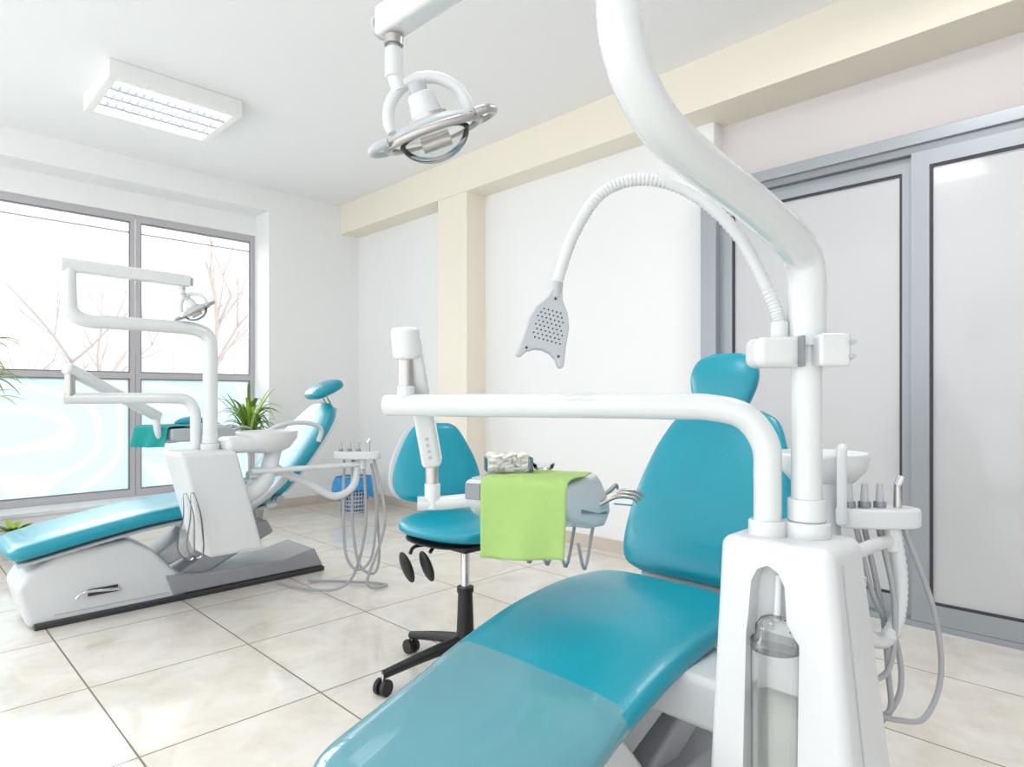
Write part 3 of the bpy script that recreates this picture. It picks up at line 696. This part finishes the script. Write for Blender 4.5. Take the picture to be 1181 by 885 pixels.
def towel(name, m, P, w, back, drop, wav, parent=None):
    bm = bmesh.new(); nu, nb, nf = 28, 14, 24; rows = []
    for j in range(nb+nf+1):
        row = []
        for i in range(nu+1):
            u = w[0] + (w[1]-w[0])*i/nu
            if j <= nb:
                v = back*(1-j/nb); z = 0.010 + 0.0025*math.sin(u*50)*math.sin(v*35)
                if j == nb: z -= 0.003
                p = P(u, v - (0.006 if j == nb else 0), z)
            else:
                t = (j-nb)/nf
                off = -0.014 - wav*t*(0.5+0.5*math.sin(u*38+t*1.2)) - 0.006*t
                z = -drop*t*(1+0.06*math.sin(u*9+1)) + 0.003
                p = P(u + 0.006*t*math.sin(u*20), off, z)
            row.append(bm.verts.new(p))
        rows.append(row)
    for j in range(len(rows)-1):
        for i in range(nu):
            bm.faces.new((rows[j][i], rows[j][i+1], rows[j+1][i+1], rows[j+1][i]))
    ob = add(bm, name, m, parent)
    s = ob.modifiers.new('sol', 'SOLIDIFY'); s.thickness = 0.002; s.offset = 1
    return ob
towel('green_paper_towel', GREEN, tp, (0.058, 0.292), 0.19, 0.185, 0.014)

# cotton container
cb = root('cotton_roll_box', (1.2, 1.26, 0.9))
Cc = tp(0.06, 0.10, 0.014)
Rc = Matrix((Vector((0.80,-0.60,0)), Vector((0.60,0.80,0)), (0,0,1))).transposed()
ctr = Cc + Vector((0.02, -0.01, 0.024))
def cbox(name, off, s, m): box(name, ctr + Rc @ Vector(off), s, m, cb, 0.0006, Rc)
cbox('bottom', (0,0,-0.022), (0.125, 0.085, 0.003), PLASCLR)
for nm, off, s in (('side_1', (0.062,0,-0.004), (0.0015,0.085,0.036)), ('side_2', (-0.062,0,-0.004), (0.0015,0.085,0.036)), ('side_3', (0,0.042,-0.004), (0.125,0.0015,0.036)), ('side_4', (0,-0.042,-0.004), (0.125,0.0015,0.036))):
    cbox(nm, off, s, PLASCLR)
bm = bmesh.new()
for k in range(85):
    c = ctr + Rc @ Vector((random.uniform(-0.048, 0.045), random.uniform(-0.032, 0.032), random.uniform(-0.016, 0.022)))
    a = random.uniform(0, math.pi); dv = Vector((math.cos(a), math.sin(a), random.uniform(-0.25, 0.25)))*0.012
    tube_bm(bm, [c-dv, c+dv], 0.005, 8, 1)
add(bm, 'cotton_rolls', COTTON, cb)
gd = root('glass_dish', tuple(ctr + Rc @ Vector((0.10, -0.005, 0))))
revolve('dish', [(0.018, 0.0), (0.026, 0.003), (0.032, 0.018), (0.030, 0.018), (0.024, 0.006), (0.004, 0.004)], tuple(ctr + Rc @ Vector((0.098, -0.005, -0.022))), PLASCLR, gd)

# far tray
T2 = root('instrument_tray', (1.25, 3.75, 0.9))
u2 = Vector((0.25, -0.968, 0)); v2 = Vector((0.968, 0.25, 0)); A2 = Vector((1.00, 3.88, 0.93))
def tp2(u, v, z=0.0): return A2 + u2*u + v2*v + Vector((0,0,z))
prism('tray_body', [(0, 0), (0, -0.06), (0.03, -0.07), (0.30, -0.08), (0.42, -0.10), (0.43, -0.07), (0.36, -0.01), (0.32, 0)], v2, (0,0,1), tp2(0, 0), u2*0.32, LGREY, T2, 0.012)
P1 = Vector((0.600, 3.34, 1.215)); P2 = Vector((1.02, 3.62, 1.0))
ax = (P2-P1).normalized(); sd = Vector((0,0,1)).cross(ax).normalized(); RR = Matrix((ax, sd, ax.cross(sd))).transposed()
box('spring_arm', (P1+P2)/2, ((P2-P1).length+0.05, 0.045, 0.05), WHITE, T2, 0.014, RR, 4)
cyl('arm_post', (0.600, 3.34, 1.10), (0.600, 3.34, 1.20), 0.02, STEEL, T2)
tube('tray_link', [(1.02, 3.62, 1.0), (1.04, 3.64, 0.90), (1.10, 3.70, 0.865), (1.2, 3.75, 0.87)], 0.018, WHITE, T2)
for i in range(4):
    p = tp2(0.05 + i*0.07, 0.40, -0.03)
    tube('handpiece_%d' % i, [tuple(p), tuple(p + v2*0.06 + Vector((0,0,0.02))), tuple(p + v2*0.11 + Vector((0,0,0.01)))], [0.010, 0.009, 0.006], STEEL, T2, seg=10)
towel('teal_towel', TOWELT, tp2, (0.0, 0.31), 0.20, 0.10, 0.02)
bm = bmesh.new()
for k in range(5):
    p = tp2(0.1+0.03*k, 0.26, 0.006); tube_bm(bm, [p, p+Vector((0.08, 0.02, 0.01))], 0.004, 8, 1)
add(bm, 'hand_tools', CHROME, T2)
ellipsoid('kidney_dish', tp2(0.05, 0.28, 0.02), (0.09, 0.06, 0.035), TEAL, T2)

# ------------------------------------------------------------------ stool
S = root('office_chair', (1.64, 1.90, 0))
sx_, sy_ = 1.64, 1.90
loft('seat', [(sx_, sy_-0.225, 0.595, 0.10, 0.015), (sx_, sy_-0.205, 0.595, 0.17, 0.032), (sx_, sy_-0.12, 0.597, 0.222, 0.042), (sx_, sy_, 0.595, 0.24, 0.042), (sx_, sy_+0.12, 0.595, 0.225, 0.042), (sx_, sy_+0.20, 0.597, 0.17, 0.034), (sx_, sy_+0.225, 0.60, 0.10, 0.015)],
     (1, 0, 0), TEAL, S, n=2.5)
loft('seat_pan', [(sx_, sy_-0.19, 0.553, 0.14, 0.008), (sx_, sy_-0.11, 0.551, 0.205, 0.012), (sx_, sy_, 0.551, 0.225, 0.012), (sx_, sy_+0.11, 0.551, 0.205, 0.012), (sx_, sy_+0.19, 0.553, 0.14, 0.008)], (1, 0, 0), BLACK, S, n=2.4)
bs = Vector((0.92, -0.39, 0))
def bk(o):
    return [(1.69+o[0], 2.13+o[1], 0.655, 0.10, 0.014), (1.692+o[0], 2.14+o[1], 0.675, 0.16, 0.028), (1.70+o[0], 2.15+o[1], 0.73, 0.192, 0.032), (1.705+o[0], 2.165+o[1], 0.81, 0.18, 0.032), (1.71+o[0], 2.18+o[1], 0.89, 0.145, 0.03), (1.715+o[0], 2.19+o[1], 0.955, 0.105, 0.026), (1.717+o[0], 2.195+o[1], 0.98, 0.07, 0.014)]
loft('backrest', bk((-0.0, 0)), bs, TEAL, S, n=2.3)
loft('backrest_shell', [(a, b, c, d*0.98, e*0.7) for a, b, c, d, e in bk((-0.008, 0.030))], bs, LGREY, S, n=2.3)
tube('back_support', [(1.65, 1.95, 0.535), (1.68, 2.14, 0.535), (1.725, 2.22, 0.58), (1.72, 2.22, 0.78)], 0.013, BLACK, S)
cyl('gas_lift', (sx_, sy_, 0.33), (sx_, sy_, 0.54), 0.017, CHROME, S)
cyl('gas_sleeve', (sx_, sy_, 0.12), (sx_, sy_, 0.345), 0.036, BLACK, S, r2=0.028)
cyl('gas_sleeve_ring', (sx_, sy_, 0.33), (sx_, sy_, 0.35), 0.033, BLACK, S)
bx('mechanism', sx_-0.08, sx_+0.08, sy_-0.09, sy_+0.09, 0.505, 0.543, BLACK, S, 0.006)
for i in range(5):
    a = math.radians(93 + 72*i); dx, dy = math.cos(a), math.sin(a)
    RL = 0.335
    tube('star_leg_%d' % i, [(sx_+dx*0.02, sy_+dy*0.02, 0.135), (sx_+dx*0.15, sy_+dy*0.15, 0.115), (sx_+dx*RL, sy_+dy*RL, 0.075)], [0.028, 0.022, 0.016], BLACK, S, seg=10)
    c = Vector((sx_+dx*RL, sy_+dy*RL, 0.030)); n = Vector((-dy, dx, 0))
    n.rotate(Matrix.Rotation(0.5*i, 3, 'Z'))
    cyl('caster_%da' % i, c+n*0.006, c+n*0.026, 0.030, BLACK, S, bevel=0.005)
    cyl('caster_%db' % i, c-n*0.006, c-n*0.026, 0.030, BLACK, S, bevel=0.005)
    cyl('caster_stem_%d' % i, c, c+Vector((0,0,0.05)), 0.007, CHROME, S, seg=10)
for i, (lx, ly) in enumerate(((1.38, 1.92), (1.44, 1.88))):
    tube('lever_%d' % i, [(1.58, 1.90, 0.53), (lx+0.05, ly+0.01, 0.54), (lx+0.01, ly, 0.52)], 0.007, BLACK, S, seg=8)
    ellipsoid('lever_paddle_%d' % i, (lx-0.012, ly-0.01, 0.475), (0.016, 0.028, 0.060), BLACK, S, ((1,0,0.3),(0,1,0),(-0.4,0,1)))

# ------------------------------------------------------------------ bin
B = root('trash_bin', (3.22, 5.35, 0))
bm = bmesh.new(); n = 28; h = 0.30
for k in range(n):
    a = 2*math.pi*k/n
    tube_bm(bm, [(3.22+0.12*math.cos(a), 5.35+0.12*math.sin(a), 0.01), (3.22+0.15*math.cos(a), 5.35+0.15*math.sin(a), h)], 0.006, 6, 1)
for j in range(9):
    t = j/8; rr = 0.12+0.03*t
    tube_bm(bm, [(3.22+rr*math.cos(2*math.pi*k/28), 5.35+rr*math.sin(2*math.pi*k/28), 0.008+t*h) for k in range(29)], 0.007, 6, 1)
add(bm, 'basket', WPLAS, B)
revolve('basket_bottom', [(0.01, 0), (0.12, 0), (0.12, 0.01), (0.01, 0.01)], (3.22, 5.35, 0.0), WPLAS, B)
bm = bmesh.new(); rings = []
for (rr, z) in ((0.105, 0.02), (0.125, 0.15), (0.142, 0.30), (0.16, 0.335), (0.175, 0.31), (0.185, 0.25), (0.195, 0.18)):
    rings.append([])
    for k in range(48):
        a = 2*math.pi*k/48; w = 1 + (0.07*math.sin(a*7+z*9) if z > 0.17 and rr > 0.15 else 0.01*math.sin(a*9))
        zz = z + (0.05*math.sin(a*3+1) if rr > 0.18 else 0)
        rings[-1].append(bm.verts.new((3.22+rr*w*math.cos(a), 5.35+rr*w*math.sin(a), zz)))
for j in range(len(rings)-1):
    for k in range(48): bm.faces.new((rings[j][k], rings[j][(k+1) % 48], rings[j+1][(k+1) % 48], rings[j+1][k]))
add(bm, 'bag', BLUEBAG, B)

# ------------------------------------------------------------------ plants
def leaf(bm, base, az, length, rise, droop, w, seg=10, mi=0):
    d = Vector((math.cos(az), math.sin(az), 0)); s = Vector((-math.sin(az), math.cos(az), 0)); prev = None
    for i in range(seg+1):
        t = i/seg
        p = Vector(base) + d*length*t*(0.95) + Vector((0, 0, rise*t - droop*t*t))
        ww = w*math.sin(math.pi*min(1, 0.12+t*0.88))**0.7 if t < 1 else 0.0005
        a = bm.verts.new(p - s*ww); c = bm.verts.new(p + Vector((0,0,-ww*0.5))); b = bm.verts.new(p + s*ww)
        if prev:
            for f in ((prev[0], prev[1], c, a), (prev[1], prev[2], b, c)):
                ff = bm.faces.new(f); ff.material_index = mi
        prev = (a, c, b)
def plant(name, x, y, z0, potr, poth, stem, nl, ln, rise, droop, w, mats):
    r = root(name, (x, y, z0))
    revolve('pot', [(potr*0.7, 0), (potr*0.75, 0.005), (potr, poth*0.92), (potr*1.06, poth*0.93), (potr*1.06, poth), (potr*0.92, poth), (potr*0.9, poth*0.9), (0.005, poth*0.9)], (x, y, z0), POT, r)
    revolve('soil', [(0.005, poth*0.85), (potr*0.88, poth*0.85), (potr*0.88, poth*0.93), (0.005, poth*0.94)], (x, y, z0), SOIL, r)
    if stem > 0.05: tube('stem', [(x, y, z0+poth*0.8), (x+0.01, y, z0+poth+stem*0.5), (x, y, z0+poth+stem)], 0.014, BARK, r)
    bm = bmesh.new()
    for k in range(nl):
        t = random.random()
        leaf(bm, (x, y, z0+poth*0.9+stem*(0.55+0.45*t if stem > 0.05 else 0)), random.uniform(0, 6.283), ln*random.uniform(0.6, 1), rise*random.uniform(0.5, 1.2), droop*random.uniform(0.5, 1.2), w, mi=random.choice((0, 0, 1)))
    add(bm, 'leaves', mats, r)
    return r
plant('potted_palm', 2.34, 5.64, 0.0, 0.15, 0.32, 0.58, 90, 0.33, 0.62, 0.46, 0.013, [LEAF, LEAFY])
plant('potted_dracaena', 0.45, 5.62, 0.0, 0.15, 0.34, 1.15, 60, 0.40, 0.42, 0.36, 0.013, [LEAFY, LEAF])
plant('potted_houseplant', 0.655, 5.42, 0.0, 0.075, 0.20, 0.0, 16, 0.17, 0.11, 0.08, 0.024, [LEAF, LEAFY])

# ------------------------------------------------------------------ outside
bx('ground_outside', -25, 25, 6.6, 45, -0.6, -0.5, GROUND)
def tree(x, y, h, seed, r0=0.09):
    rnd = random.Random(seed); bm = bmesh.new()
    def br(p, d, L, r, lvl):
        pts = [p]; dd = d.copy()
        for _ in range(3):
            dd = (dd + Vector((rnd.uniform(-.22, .22), rnd.uniform(-.22, .22), rnd.uniform(-.05, .18)))).normalized()
            pts.append(pts[-1] + dd*L/3)
        tube_bm(bm, [tuple(q) for q in pts], [r, r*0.85, r*0.7, r*0.5], 6, 2)
        if lvl == 0: return
        for k in range(3):
            q = pts[rnd.choice((1, 2, 3))]; nd_ = (dd + Vector((rnd.uniform(-1, 1), rnd.uniform(-1, 1), rnd.uniform(-.2, .7)))).normalized()
            br(q, nd_, L*rnd.uniform(.55, .8), r*0.45, lvl-1)
    br(Vector((x, y, -0.5)), Vector((0.1, 0, 1)), h, r0, 4)
    add(bm, 'bare_tree', BARK)
tree(1.9, 9.5, 2.0, 3); tree(3.6, 10.5, 2.3, 8); tree(0.6, 12.0, 2.6, 12)
bd = root('building_outside', (8, 32, 3))
bx('block', 2, 14, 30, 36, -0.5, 6.0, BUILD, bd)
bm = bmesh.new()
for i in range(9):
    for j in range(3): box_bm(bm, (3+i*1.3, 29.98, 0.8+j*1.8), (0.75, 0.06, 1.0))
add(bm, 'windows', BUILDW, bd, smooth=False)

# ------------------------------------------------------------------ world + daylight
w = bpy.data.worlds.new('sky'); sc.world = w; w.use_nodes = True
nt = w.node_tree; bg = nt.nodes['Background']
bg.inputs[0].default_value = (0.965, 0.985, 1.0, 1); bg.inputs[1].default_value = 2.15
sl = bpy.data.lights.new('hazy_sun', 'SUN'); sl.energy = 3.8; sl.angle = math.radians(50); sl.color = (1, 0.99, 0.97)
so = bpy.data.objects.new('hazy_sun', sl); sc.collection.objects.link(so)
so.location = (0, 12, 6)
so.rotation_euler = Vector((0.25, -1.0, -0.55)).to_track_quat('-Z', 'Y').to_euler()

# ------------------------------------------------------------------ camera
cam = bpy.data.cameras.new('camera'); co = bpy.data.objects.new('camera', cam); sc.collection.objects.link(co)
co.location = (0, 0, 1.1); co.rotation_euler = (math.radians(90), 0, math.radians(-45))
cam.sensor_width = 36; cam.lens = 733/1181*36; cam.shift_y = 14.5/1181; cam.clip_start = 0.05
sc.camera = co
